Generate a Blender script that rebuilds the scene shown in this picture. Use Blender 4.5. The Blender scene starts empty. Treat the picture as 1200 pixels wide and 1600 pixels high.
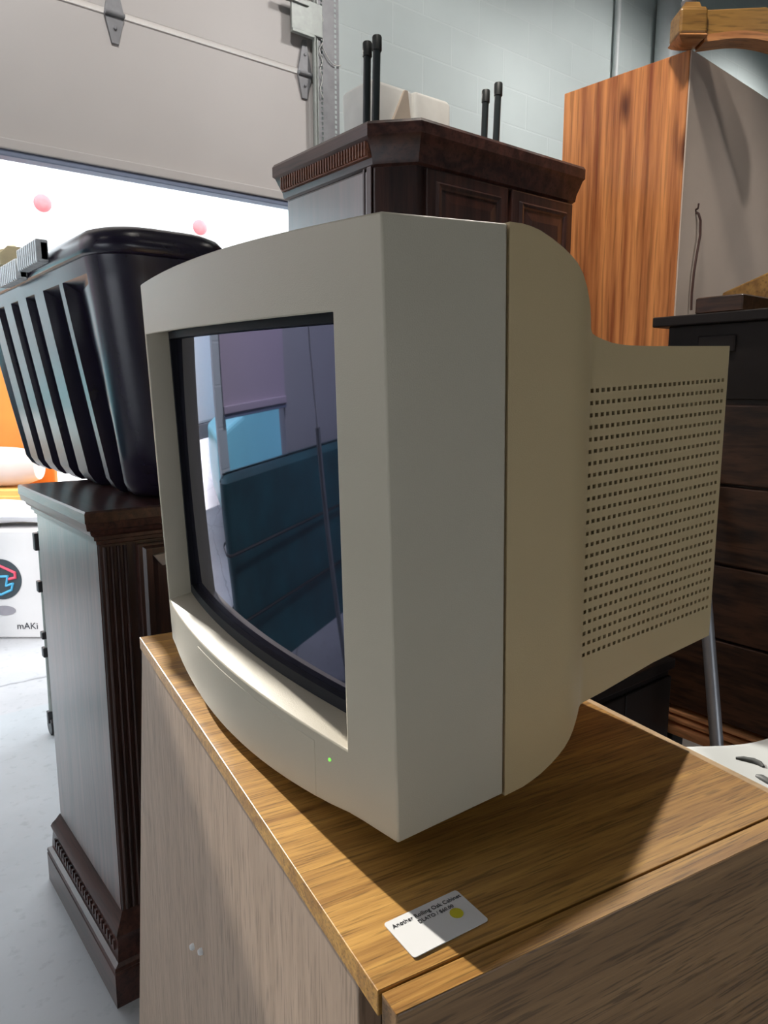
import bpy, bmesh, math, random
from mathutils import Vector, Matrix
from math import sin, cos, pi, sqrt, radians
random.seed(7)
scene = bpy.context.scene
COL = scene.collection

# ------------------------------------------------------------------ camera
HC = 1.38                                   # lens height above the floor
HEAD = radians(51.443)                      # heading of the view, counter-clockwise from +X
PITCH = radians(9.4623)
cam = bpy.data.cameras.new('camera')
cam.sensor_fit = 'VERTICAL'; cam.sensor_height = 36; cam.lens = 1140 / 1600 * 36
cam.clip_start = 0.02
camo = bpy.data.objects.new('camera', cam); COL.objects.link(camo)
camo.location = (0, 0, HC)
camo.rotation_euler = (pi / 2 - PITCH, 0, HEAD - pi / 2)
scene.camera = camo

# ------------------------------------------------------------------ materials
def newmat(name):
    m = bpy.data.materials.new(name); m.use_nodes = True
    nt = m.node_tree; b = nt.nodes['Principled BSDF']
    return m, nt, b

def N(nt, t, **kw):
    n = nt.nodes.new(t)
    for k, v in kw.items():
        if k.startswith('i_'):
            n.inputs[k[2:].replace('_', ' ')].default_value = v
        else:
            setattr(n, k, v)
    return n

def rgba(c): return (c[0], c[1], c[2], 1)

def ramp(nt, stops):
    r = nt.nodes.new('ShaderNodeValToRGB'); e = r.color_ramp.elements
    while len(e) < len(stops): e.new(0.5)
    for el, (p, c) in zip(e, stops):
        el.position = p; el.color = rgba(c) if len(c) == 3 else c
    return r

def plain(name, col, rough=.5, metal=0, var=.06, scale=20, bump=0, bscale=200, spec=.5, coat=0):
    """a painted, plastic or metal surface with a slight mottling"""
    m, nt, b = newmat(name)
    tc = N(nt, 'ShaderNodeTexCoord')
    n = N(nt, 'ShaderNodeTexNoise', i_Scale=scale, i_Detail=3.0)
    nt.links.new(tc.outputs['Object'], n.inputs['Vector'])
    r = ramp(nt, [(.3, [c * (1 - var) for c in col]), (.7, [min(1, c * (1 + var)) for c in col])])
    nt.links.new(n.outputs['Fac'], r.inputs['Fac']); nt.links.new(r.outputs['Color'], b.inputs['Base Color'])
    b.inputs['Roughness'].default_value = rough; b.inputs['Metallic'].default_value = metal
    b.inputs['Specular IOR Level'].default_value = spec; b.inputs['Coat Weight'].default_value = coat
    if bump:
        n2 = N(nt, 'ShaderNodeTexNoise', i_Scale=bscale, i_Detail=2.0)
        nt.links.new(tc.outputs['Object'], n2.inputs['Vector'])
        bp = N(nt, 'ShaderNodeBump', i_Strength=bump, i_Distance=.002)
        nt.links.new(n2.outputs['Fac'], bp.inputs['Height']); nt.links.new(bp.outputs['Normal'], b.inputs['Normal'])
    return m

def wood(name, dark, light, axis='Z', rot=0, fine=70, broad=6, stretch=14, rough=.4, pores=.5, coat=0, contrast=(.3, .7), knots=(), spec=.5):
    """grain running along one local axis: broad figure, fine streaks and dark pores"""
    m, nt, b = newmat(name)
    tc = N(nt, 'ShaderNodeTexCoord')
    mp = N(nt, 'ShaderNodeMapping'); s = [1, 1, 1]; s['XYZ'.index(axis)] = 1.0 / stretch
    mp.inputs['Scale'].default_value = s
    mr = N(nt, 'ShaderNodeMapping'); mr.inputs['Rotation'].default_value = (0, 0, rot)
    nt.links.new(tc.outputs['Object'], mr.inputs['Vector']); nt.links.new(mr.outputs['Vector'], mp.inputs['Vector'])
    nb = N(nt, 'ShaderNodeTexNoise', i_Scale=float(broad), i_Detail=4.0, i_Distortion=.6)
    nf = N(nt, 'ShaderNodeTexNoise', i_Scale=float(fine), i_Detail=5.0, i_Roughness=.65)
    npz = N(nt, 'ShaderNodeTexNoise', i_Scale=float(fine * 2.6), i_Detail=2.0)
    for n in (nb, nf, npz): nt.links.new(mp.outputs['Vector'], n.inputs['Vector'])
    # cathedral lines from the broad figure
    mul = N(nt, 'ShaderNodeMath', operation='MULTIPLY'); mul.inputs[1].default_value = 9.0
    sn = N(nt, 'ShaderNodeMath', operation='SINE')
    nt.links.new(nb.outputs['Fac'], mul.inputs[0])
    m2 = N(nt, 'ShaderNodeMath', operation='MULTIPLY'); m2.inputs[1].default_value = 6.2
    nt.links.new(mul.outputs[0], m2.inputs[0]); nt.links.new(m2.outputs[0], sn.inputs[0])
    mx = N(nt, 'ShaderNodeMath', operation='MULTIPLY_ADD'); mx.inputs[1].default_value = .10
    nt.links.new(sn.outputs[0], mx.inputs[0]); nt.links.new(nf.outputs['Fac'], mx.inputs[2])
    r = ramp(nt, [(contrast[0], dark), (contrast[1], light)])
    nt.links.new(mx.outputs[0], r.inputs['Fac'])
    rp = ramp(nt, [(.36, (1 - pores,) * 3), (.46, (1, 1, 1))])
    nt.links.new(npz.outputs['Fac'], rp.inputs['Fac'])
    mc = N(nt, 'ShaderNodeMix', data_type='RGBA', blend_type='MULTIPLY'); mc.inputs[0].default_value = 1
    nt.links.new(r.outputs['Color'], mc.inputs[6]); nt.links.new(rp.outputs['Color'], mc.inputs[7])
    out = mc.outputs[2]
    for kp in knots:
        vs_ = N(nt, 'ShaderNodeVectorMath', operation='SUBTRACT'); vs_.inputs[1].default_value = kp
        nt.links.new(tc.outputs['Object'], vs_.inputs[0])
        vd = N(nt, 'ShaderNodeVectorMath', operation='MULTIPLY_ADD'); vd.inputs[1].default_value = (1, 1, .38); vd.inputs[2].default_value = (0, 0, 0)
        nt.links.new(vs_.outputs[0], vd.inputs[0])
        vn = N(nt, 'ShaderNodeVectorMath', operation='MULTIPLY_ADD'); vn.inputs[1].default_value = (.02, .02, .02)
        nt.links.new(nf.outputs['Color'], vn.inputs[0]); nt.links.new(vd.outputs[0], vn.inputs[2])
        ln = N(nt, 'ShaderNodeVectorMath', operation='LENGTH'); nt.links.new(vn.outputs[0], ln.inputs[0])
        rk = ramp(nt, [(.010, (.16, .08, .06)), (.026, (1, 1, 1))])
        nt.links.new(ln.outputs['Value'], rk.inputs['Fac'])
        mk2 = N(nt, 'ShaderNodeMix', data_type='RGBA', blend_type='MULTIPLY'); mk2.inputs[0].default_value = 1
        nt.links.new(out, mk2.inputs[6]); nt.links.new(rk.outputs['Color'], mk2.inputs[7]); out = mk2.outputs[2]
    nt.links.new(out, b.inputs['Base Color'])
    bp = N(nt, 'ShaderNodeBump', i_Strength=.15, i_Distance=.001)
    nt.links.new(nf.outputs['Fac'], bp.inputs['Height']); nt.links.new(bp.outputs['Normal'], b.inputs['Normal'])
    b.inputs['Roughness'].default_value = rough; b.inputs['Coat Weight'].default_value = coat
    b.inputs['Coat Roughness'].default_value = .25; b.inputs['Specular IOR Level'].default_value = spec
    return m

def emit(name, col, s):
    m, nt, b = newmat(name)
    b.inputs['Base Color'].default_value = rgba(col)
    b.inputs['Emission Color'].default_value = rgba(col); b.inputs['Emission Strength'].default_value = s
    return m

def block_wall():
    m, nt, b = newmat('painted_block')
    tc = N(nt, 'ShaderNodeTexCoord')
    sp = N(nt, 'ShaderNodeSeparateXYZ'); cb = N(nt, 'ShaderNodeCombineXYZ')
    nt.links.new(tc.outputs['Object'], sp.inputs[0])
    nt.links.new(sp.outputs['X'], cb.inputs['X']); nt.links.new(sp.outputs['Z'], cb.inputs['Y'])
    mp = N(nt, 'ShaderNodeMapping'); mp.inputs['Location'].default_value = (.12, .05, 0)
    nt.links.new(cb.outputs[0], mp.inputs['Vector'])
    bk = N(nt, 'ShaderNodeTexBrick', i_Scale=1.0)
    bk.inputs['Brick Width'].default_value = .42; bk.inputs['Row Height'].default_value = .2
    bk.inputs['Mortar Size'].default_value = .006; bk.inputs['Mortar Smooth'].default_value = .4
    bk.inputs['Color1'].default_value = (.60, .67, .66, 1); bk.inputs['Color2'].default_value = (.57, .64, .63, 1)
    bk.inputs['Mortar'].default_value = (.62, .685, .675, 1)
    nt.links.new(mp.outputs[0], bk.inputs['Vector'])
    n = N(nt, 'ShaderNodeTexNoise', i_Scale=1.3, i_Detail=5.0); nt.links.new(tc.outputs['Object'], n.inputs['Vector'])
    r = ramp(nt, [(.3, (.9, .9, .9)), (.7, (1.04, 1.04, 1.04))]); nt.links.new(n.outputs['Fac'], r.inputs['Fac'])
    mx = N(nt, 'ShaderNodeMix', data_type='RGBA', blend_type='MULTIPLY'); mx.inputs[0].default_value = 1
    nt.links.new(bk.outputs['Color'], mx.inputs[6]); nt.links.new(r.outputs['Color'], mx.inputs[7])
    nt.links.new(mx.outputs[2], b.inputs['Base Color'])
    bp = N(nt, 'ShaderNodeBump', i_Strength=.4, i_Distance=.004); bp.invert = True
    nt.links.new(bk.outputs['Fac'], bp.inputs['Height']); nt.links.new(bp.outputs['Normal'], b.inputs['Normal'])
    b.inputs['Roughness'].default_value = .55
    return m

def concrete(name, base):
    m, nt, b = newmat(name)
    tc = N(nt, 'ShaderNodeTexCoord')
    n1 = N(nt, 'ShaderNodeTexNoise', i_Scale=2.2, i_Detail=8.0, i_Roughness=.6)
    n2 = N(nt, 'ShaderNodeTexNoise', i_Scale=26.0, i_Detail=4.0)
    v = N(nt, 'ShaderNodeTexVoronoi', feature='DISTANCE_TO_EDGE', i_Scale=.55)
    nd = N(nt, 'ShaderNodeTexNoise', i_Scale=3.0, i_Detail=5.0)
    for n in (n1, n2, nd): nt.links.new(tc.outputs['Object'], n.inputs['Vector'])
    md = N(nt, 'ShaderNodeMix', data_type='RGBA'); md.inputs[0].default_value = .16
    nt.links.new(tc.outputs['Object'], md.inputs[6]); nt.links.new(nd.outputs['Color'], md.inputs[7])
    nt.links.new(md.outputs[2], v.inputs['Vector'])
    r = ramp(nt, [(.3, [c * .86 for c in base]), (.7, [c * 1.08 for c in base])]); nt.links.new(n1.outputs['Fac'], r.inputs['Fac'])
    r2 = ramp(nt, [(.28, (.72, .72, .72)), (.42, (1, 1, 1))]); nt.links.new(n2.outputs['Fac'], r2.inputs['Fac'])
    r3 = ramp(nt, [(.0, (.45, .45, .45)), (.006, (1, 1, 1))]); nt.links.new(v.outputs['Distance'], r3.inputs['Fac'])
    a = N(nt, 'ShaderNodeMix', data_type='RGBA', blend_type='MULTIPLY'); a.inputs[0].default_value = .6
    c = N(nt, 'ShaderNodeMix', data_type='RGBA', blend_type='MULTIPLY'); c.inputs[0].default_value = 1
    nt.links.new(r.outputs['Color'], a.inputs[6]); nt.links.new(r2.outputs['Color'], a.inputs[7])
    nt.links.new(a.outputs[2], c.inputs[6]); nt.links.new(r3.outputs['Color'], c.inputs[7])
    nt.links.new(c.outputs[2], b.inputs['Base Color'])
    b.inputs['Roughness'].default_value = .42
    return m

def screen_glass():
    m, nt, b = newmat('picture_tube_glass')
    tc = N(nt, 'ShaderNodeTexCoord')
    n = N(nt, 'ShaderNodeTexNoise', i_Scale=3.0); nt.links.new(tc.outputs['Object'], n.inputs['Vector'])
    r = ramp(nt, [(.3, (.012, .012, .016)), (.7, (.018, .017, .024))])
    nt.links.new(n.outputs['Fac'], r.inputs['Fac']); nt.links.new(r.outputs['Color'], b.inputs['Base Color'])
    b.inputs['Roughness'].default_value = .03; b.inputs['IOR'].default_value = 2.5
    b.inputs['Specular Tint'].default_value = (.60, .62, 1, 1)
    b.inputs['Coat Weight'].default_value = .0; b.inputs['Coat IOR'].default_value = 1.7
    b.inputs['Coat Tint'].default_value = (.75, .80, 1, 1); b.inputs['Coat Roughness'].default_value = .02
    return m

M = {}
M['beige'] = plain('beige_plastic', (.475, .425, .325), .42, var=.03, scale=6, bump=.12, bscale=900)
M['beige_rear'] = plain('beige_housing_plastic', (.49, .37, .20), .45, var=.03, scale=6, bump=.12, bscale=900)
M['tube_black'] = plain('tube_surround_black', (.008, .008, .011), .6, spec=.3)
M['glass'] = screen_glass()
M['led'] = emit('green_lamp', (.25, .9, .12), .7)
M['cavity'] = plain('vent_cavity', (.015, .013, .01), .9)
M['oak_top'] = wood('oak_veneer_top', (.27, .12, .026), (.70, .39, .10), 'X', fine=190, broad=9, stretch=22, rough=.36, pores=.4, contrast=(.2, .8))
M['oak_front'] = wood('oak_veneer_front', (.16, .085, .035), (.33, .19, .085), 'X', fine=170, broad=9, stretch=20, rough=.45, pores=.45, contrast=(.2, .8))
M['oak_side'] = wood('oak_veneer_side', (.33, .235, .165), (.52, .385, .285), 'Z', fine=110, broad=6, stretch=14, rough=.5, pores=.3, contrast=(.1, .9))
M['sunlit_edge'] = plain('sunlit_oak_edge', (.60, .42, .24), .7, var=.15, scale=60)  # pale tone paints the sunlit band along the back edge
M['gap'] = plain('gap_shade', (.02, .012, .008), .9)
M['card'] = plain('white_card', (.80, .80, .80), .35, var=.01)
M['ink'] = plain('black_ink', (.04, .04, .05), .6)
M['yellow_dot'] = plain('yellow_sticker', (.62, .56, .02), .5, var=.05)
M['mahogany'] = wood('dark_mahogany', (.018, .007, .0055), (.058, .022, .016), 'Z', fine=50, broad=4, stretch=16, rough=.28, pores=.3, coat=.8)
M['mahogany_gloss'] = wood('polished_mahogany', (.018, .007, .0055), (.058, .022, .016), 'Z', fine=50, broad=4, stretch=16, rough=.34, pores=.3, coat=1)
M['mahogany_gloss'].node_tree.nodes['Principled BSDF'].inputs['Coat IOR'].default_value = 2.2
M['mahogany_gloss'].node_tree.nodes['Principled BSDF'].inputs['Coat Roughness'].default_value = .3
M['mahogany_side_lit'] = wood('side_lit_mahogany', (.055, .026, .022), (.15, .075, .06), 'Z', fine=50, broad=4, stretch=16, rough=.28, pores=.3, coat=.8)  # lighter mahogany copy, strong side light put into its colour
M['mahogany_x'] = wood('dark_mahogany_long', (.03, .012, .010), (.09, .036, .027), 'Y', fine=50, broad=4, stretch=16, rough=.30, pores=.4, coat=.3)
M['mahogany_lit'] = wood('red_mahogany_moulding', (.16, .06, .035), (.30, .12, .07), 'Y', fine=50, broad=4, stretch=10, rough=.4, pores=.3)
M['walnut'] = wood('dark_walnut', (.018, .009, .006), (.095, .042, .022), 'Y', fine=42, broad=6, stretch=7, rough=.42, pores=.4)
M['walnut_lit'] = wood('lit_walnut', (.50, .21, .09), (.78, .38, .17), 'Y', fine=42, broad=6, stretch=9, rough=.4, pores=.3)  # walnut lightened so the colour carries light falling on it
M['black_lacquer'] = plain('black_lacquer', (.016, .012, .011), .5, spec=.3)
M['koa'] = wood('striped_orange_wood', (.24, .06, .02), (.74, .30, .10), 'Z', fine=34, broad=3.0, stretch=24, rough=.38, pores=.3, contrast=(.26, .66), knots=((0, .197, 2.219), (0, .011, 2.061)))
M['hardboard'] = plain('grey_brown_hardboard', (.52, .425, .355), .7, var=.06, scale=5)
M['golden_oak'] = wood('golden_oak', (.19, .09, .02), (.33, .175, .042), 'X', fine=50, broad=5, stretch=10, rough=.4, pores=.35)
M['golden_red'] = wood('golden_oak_reddish', (.34, .13, .045), (.52, .23, .085), 'X', fine=50, broad=5, stretch=10, rough=.4, pores=.35)
M['bin_black'] = plain('black_tote_plastic', (.017, .013, .030), .27, var=.1, spec=.65)  # slight purple tint stands for lens flare haze
M['strap_clear'] = plain('grey_ribbed_clip', (.80, .84, .86), .25, var=.1, scale=60)
M['paper'] = plain('white_paper', (.74, .73, .69), .8, var=.06, scale=14, bump=.3, bscale=40)
M['paper_tan'] = plain('tan_paper', (.55, .46, .37), .8, var=.06, scale=14)
M['rubber'] = plain('black_rubber', (.018, .022, .022), .5)
M['black_tube'] = plain('black_tube', (.022, .03, .032), .35)
M['door_panel'] = plain('grey_door_panel', (.53, .50, .48), .5, var=.05, scale=1.4)
M['galv'] = plain('galvanised_steel', (.26, .26, .27), .5, metal=.25, var=.12, scale=25)
M['galv_light'] = plain('galvanised_light', (.33, .35, .33), .45, metal=.3, var=.1, scale=25)
M['seal'] = plain('blue_grey_seal', (.20, .24, .34), .5)
M['wall'] = block_wall()
M['door_mauve'] = plain('mauve_grey_door', (.50, .43, .50), .5, var=.05, scale=1.4)
M['wall_plain'] = plain('painted_wall', (.36, .37, .38), .7, var=.04, scale=2)
M['ceiling'] = plain('ceiling_paint', (.16, .16, .16), .8)
M['floor'] = concrete('concrete_floor', (.40, .415, .43))
M['apron'] = concrete('concrete_apron', (.42, .41, .42))
M['pipe'] = plain('grey_pipe', (.58, .62, .62), .4, var=.03)
M['white_plastic'] = plain('white_plastic', (.34, .355, .355), .35, var=.02)
M['slot_black'] = plain('slot_black', (.03, .035, .035), .6)
M['grey_tube'] = plain('grey_metal_tube', (.30, .30, .32), .35, metal=.35)
M['box_white'] = plain('white_box', (.70, .68, .68), .5, var=.03, scale=5)
M['logo_dark'] = plain('logo_charcoal', (.035, .05, .06), .5)
M['logo_pink'] = plain('logo_pink', (.80, .09, .15), .5)
M['logo_blue'] = plain('logo_blue', (.08, .42, .68), .5)
M['logo_grey'] = plain('logo_grey', (.30, .28, .31), .5)
M['blanket'] = plain('white_blanket', (.84, .82, .84), .8, var=.03)
M['pink_pad'] = plain('pale_pink_pad', (.82, .62, .55), .75, var=.06, scale=4)
M['orange'] = plain('orange_panel', (.90, .25, .03), .5, var=.12, scale=3)
M['amber'] = plain('amber_crate', (.88, .50, .14), .5, var=.1, scale=4)
M['trailer'] = plain('white_trailer_skin', (.86, .88, .90), .4, var=.02)
M['van_blue'] = plain('light_blue_paint', (.34, .88, .95), .35, var=.02, scale=3)
M['reflector'] = plain('red_reflector', (.85, .20, .22), .3, var=.1)
M['tarp'] = plain('teal_tarp', (.008, .075, .085), .5, var=.3, scale=5)
M['wire'] = plain('brown_wire', (.05, .02, .015), .5)
M['chrome'] = plain('brushed_handle', (.45, .44, .42), .3, metal=.7)
M['castor'] = plain('castor_black', (.02, .02, .022), .4)
M['cream_yellow'] = plain('cream_paper', (.80, .68, .42), .8, var=.15, scale=30)
M['lamp_body'] = plain('lamp_white', (.7, .7, .7), .4)
M['lamp_glow'] = emit('lamp_glow', (1, .95, .86), 6)

# ------------------------------------------------------------------ mesh helpers
class MB:
    """collects shapes and links them as ONE mesh object"""
    def __init__(s): s.v = []; s.f = []; s.mi = []
    def add(s, vs, fs, mi=0):
        o = len(s.v); s.v += [tuple(v) for v in vs]; s.f += [tuple(o + i for i in f) for f in fs]; s.mi += [mi] * len(fs)
        return s
    def box(s, a, b, mi=0, R=None):
        x0, y0, z0 = a; x1, y1, z1 = b
        vs = [(x, y, z) for z in (z0, z1) for y in (y0, y1) for x in (x0, x1)]
        if R is not None: vs = [R @ Vector(v) for v in vs]
        return s.add(vs, [(0, 2, 3, 1), (4, 5, 7, 6), (0, 1, 5, 4), (2, 6, 7, 3), (0, 4, 6, 2), (1, 3, 7, 5)], mi)
    def loft(s, rings, closed=True, cap=True, mi=0):
        n = len(rings[0]); vs = [p for r in rings for p in r]; fs = []
        for i in range(len(rings) - 1):
            for j in range(n if closed else n - 1):
                k = (j + 1) % n; fs.append((i * n + j, i * n + k, (i + 1) * n + k, (i + 1) * n + j))
        if cap: fs += [tuple(reversed(range(n))), tuple((len(rings) - 1) * n + j for j in range(n))]
        return s.add(vs, fs, mi)
    def prism(s, poly, d, mi=0):
        """planar polygon (3D points) extruded by the vector d"""
        d = Vector(d); return s.loft([[Vector(p) for p in poly], [Vector(p) + d for p in poly]], mi=mi)
    def tube(s, pts, r, n=10, mi=0):
        pts = [Vector(p) for p in pts]; rings = []
        for i, p in enumerate(pts):
            t = (pts[min(i + 1, len(pts) - 1)] - pts[max(i - 1, 0)]).normalized()
            u = t.cross(Vector((0, 0, 1)) if abs(t.z) < .9 else Vector((1, 0, 0))).normalized(); w = t.cross(u)
            rr = r[i] if isinstance(r, (list, tuple)) else r
            rings.append([p + (u * cos(2 * pi * k / n) + w * sin(2 * pi * k / n)) * rr for k in range(n)])
        return s.loft(rings, mi=mi)
    def lathe(s, c, prof, n=28, axis='Z', mi=0):
        rings = []
        for r, h in prof:
            ring = []
            for k in range(n):
                a = 2 * pi * k / n; p = (r * cos(a), r * sin(a), h)
                if axis == 'Y': p = (p[0], -p[2], p[1])
                if axis == 'X': p = (p[2], p[0], p[1])
                ring.append(Vector(c) + Vector(p))
            rings.append(ring)
        return s.loft(rings, mi=mi)
    def build(s, name, mats, parent=None, bevel=0, seg=2, smooth=None, angle=35):
        me = bpy.data.meshes.new(name); me.from_pydata(s.v, [], s.f); me.update()
        bm = bmesh.new(); bm.from_mesh(me); bmesh.ops.recalc_face_normals(bm, faces=bm.faces); bm.to_mesh(me); bm.free()
        for m in (mats if isinstance(mats, (list, tuple)) else [mats]): me.materials.append(m)
        me.polygons.foreach_set('material_index', s.mi)
        if smooth is not None:
            me.polygons.foreach_set('use_smooth', [True] * len(me.polygons)); me.set_sharp_from_angle(angle=radians(smooth))
        o = bpy.data.objects.new(name, me); COL.objects.link(o)
        if parent: o.parent = parent
        if bevel:
            b = o.modifiers.new('edge', 'BEVEL'); b.width = bevel; b.segments = seg; b.limit_method = 'ANGLE'; b.angle_limit = radians(angle)
            b.harden_normals = False
        return o

def tag(o, label, cat=None, group=None, kind=None):
    if label: o['label'] = label
    if cat: o['category'] = cat
    if group: o['group'] = group
    if kind: o['kind'] = kind
    return o

def thing(name, label, cat, mat=None, loc=(0, 0, 0), group=None, kind=None):
    o = bpy.data.objects.new(name, None); COL.objects.link(o); o.empty_display_size = .1
    o.matrix_world = mat if mat is not None else Matrix.Translation(Vector(loc))
    return tag(o, label, cat, group, kind)

def frame(o, x, y, z):
    """matrix whose columns are the given axes"""
    m = Matrix.Identity(4)
    for i, a in enumerate((x, y, z)):
        for k in range(3): m[k][i] = a[k]
    for k in range(3): m[k][3] = o[k]
    return m

def struct(name, mb, mat, **kw):
    o = mb.build(name, mat, **kw); o['kind'] = 'structure'; return o

def offset_poly(poly, d):
    """convex CCW polygon grown outwards by d"""
    n = len(poly); out = []
    for i in range(n):
        p0, p1, p2 = Vector(poly[i - 1]), Vector(poly[i]), Vector(poly[(i + 1) % n])
        e0 = (p1 - p0).normalized(); e1 = (p2 - p1).normalized()
        n0 = Vector((e0.y, -e0.x)); n1 = Vector((e1.y, -e1.x))
        b = (n0 + n1); b = b / (1 + n0.dot(n1)); out.append(p1 + b * d)
    return out

def stack(mb, poly, prof, mi=0):
    """profile of (outward offset, height) swept round a convex plan"""
    return mb.loft([[(p.x, p.y, z) for p in offset_poly(poly, d)] for d, z in prof], mi=mi)

def rect(x0, x1, y0, y1): return [(x0, y0), (x1, y0), (x1, y1), (x0, y1)]

def rrect(x0, x1, y0, y1, r, n=6):
    out = []
    for cx, cy, a0 in ((x1 - r, y0 + r, -pi / 2), (x1 - r, y1 - r, 0), (x0 + r, y1 - r, pi / 2), (x0 + r, y0 + r, pi)):
        for k in range(n + 1):
            a = a0 + pi / 2 * k / n; out.append((cx + r * cos(a), cy + r * sin(a)))
    return out

def lettering(body, size, name, mat, parent, mw, extrude=.0003):
    cu = bpy.data.curves.new(name, 'FONT'); cu.body = body; cu.size = size; cu.extrude = extrude; cu.resolution_u = 3
    t = bpy.data.objects.new(name, cu); COL.objects.link(t)
    dg = bpy.context.evaluated_depsgraph_get(); me = bpy.data.meshes.new_from_object(t.evaluated_get(dg))
    bpy.data.objects.remove(t); bpy.data.curves.remove(cu)
    me.transform(mw); me.materials.clear(); me.materials.append(mat)
    o = bpy.data.objects.new(name, me); COL.objects.link(o); o.parent = parent
    return o

# ------------------------------------------------------------------ the building
YW = 3.2                                     # inner face of the wall with the loading doors
XL, XR, YB, ZC = -2.9, 8.0, -3.6, 4.7
DX0, DX1, DZ = -.12, 2.11, 2.26               # the raised door: jambs and lower edge
EX0, EX1, EZ = -1.12, -.26, 1.20             # the next door along, only just raised
struct('floor', MB().box((XL - .2, YB - .2, -.2), (XR + .2, YW + .14, 0)), M['floor'])
struct('ground', MB().box((-40, YW + .14, -.2), (40, 45, 0)).box((-40, -45, -.2), (40, YB - .2, 0)).box((-40, YB - .2, -.2), (XL - .2, YW + .14, 0)), M['apron'])
struct('ceiling', MB().box((XL - .2, YB - .2, ZC), (XR + .2, YW + .14, ZC + .2)), M['ceiling'])
LY0, LY1, LZ = -.9, 1.3, 1.75                 # side opening, added to let in fill light
struct('wall_left', MB().box((XL - .2, YB - .2, 0), (XL, LY0, ZC)).box((XL - .2, LY1, 0), (XL, YW + .14, ZC)).box((XL - .2, LY0, LZ), (XL, LY1, ZC)), M['wall_plain'])
struct('trim_1', MB().box((XL - .22, LY0 - .08, 0), (XL + .03, LY0, LZ + .08)).box((XL - .22, LY1, 0), (XL + .03, LY1 + .08, LZ + .08)).box((XL - .22, LY0, LZ), (XL + .03, LY1, LZ + .08)), M['wall_plain'])
struct('wall_right', MB().box((XR, YB - .2, 0), (XR + .2, YW + .14, ZC)), M['wall'])
RX0, RX1, RZ = -.4, 1.6, 1.8                 # rear opening, added to let in fill light
struct('wall_rear', MB().box((XL, YB - .2, 0), (RX0, YB, ZC)).box((RX1, YB - .2, 0), (XR, YB, ZC)).box((RX0, YB - .2, RZ), (RX1, YB, ZC)), M['wall_plain'])
struct('trim_2', MB().box((RX0 - .08, YB - .22, 0), (RX0, YB + .03, RZ + .08)).box((RX1, YB - .22, 0), (RX1 + .08, YB + .03, RZ + .08)).box((RX0, YB - .22, RZ), (RX1, YB + .03, RZ + .08)), M['wall_plain'])
w = MB()
w.box((DX1, YW, 0), (XR, YW + .14, ZC))
w.box((EX1, YW, 0), (DX0, YW + .14, ZC))
w.box((DX0, YW, 3.9), (DX1, YW + .14, ZC)); w.box((EX0, YW, 3.9), (EX1, YW + .14, ZC))
struct('wall_front', w, M['wall'])
struct('wall_front_left', MB().box((XL, YW, 0), (EX0, YW + .14, ZC)), M['wall_plain'])

def garage_door(name, label, x0, x1, z0, hinges, mat):
    d = thing(name, label, 'door', loc=((x0 + x1) / 2, YW, z0), kind='structure')
    L = Matrix.Translation(-d.location)
    def b(mb, nm, mt, **kw):
        mb.v = [tuple(L @ Vector(v)) for v in mb.v]; return mb.build(nm, mt, d, **kw)
    z = z0; k = 0
    while z < 4.1:
        h = .597
        mb = MB()
        # a folded steel section: flat face with a small lip along its top edge
        mb.prism([(x0 - .02, YW - .02, z + .02), (x0 - .02, YW - .02, z + h - .006), (x0 - .02, YW - .025, z + h - .003), (x0 - .02, YW - .025, z + h), (x0 - .02, YW + .03, z + h), (x0 - .02, YW + .03, z + .02)], (x1 - x0 + .04, 0, 0))
        b(mb, 'door_section', mat, bevel=.002)
        if k > -1 and hinges:
            for hx in hinges:
                zz = z + h
                if zz > 4: continue
                hm = MB()
                hm.prism([(hx - .040, YW - .036, zz), (hx - .008, YW - .036, zz + .15), (hx + .008, YW - .036, zz + .15), (hx + .040, YW - .036, zz)], (0, .01, 0))
                hm.prism([(hx - .040, YW - .036, zz), (hx + .040, YW - .036, zz), (hx + .014, YW - .03, zz - .105), (hx - .014, YW - .03, zz - .105)], (0, .012, 0))
                hm.tube([(hx - .038, YW - .042, zz), (hx + .038, YW - .042, zz)], .009, 10)
                hm.lathe((hx, YW - .036, zz + .085), [(.007, 0), (.007, .004), (.003, .006)], 8, 'Y'); hm.lathe((hx, YW - .036, zz - .05), [(.007, 0), (.007, .004), (.003, .006)], 8, 'Y')
                b(hm, 'hinge', M['galv'], bevel=.001)
        z += .6; k += 1
    b(MB().box((x0 - .02, YW - .045, z0 + .012), (x1 + .02, YW + .035, z0 + .05)), 'bottom_rail', mat, bevel=.004)
    b(MB().box((x0 - .02, YW - .035, z0 - .012), (x1 + .02, YW + .03, z0 + .012)), 'rubber_seal', M['seal'], bevel=.004)
    return d
garage_door('door_1', 'grey sectional overhead door raised above the bright opening', DX0, DX1 - .02, DZ, (1.15, 2.045), M['door_panel'])
garage_door('door_2', 'grey overhead door lowered almost to the dark tarpaulin stack', EX0, EX1, EZ, (), M['door_mauve'])

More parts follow.
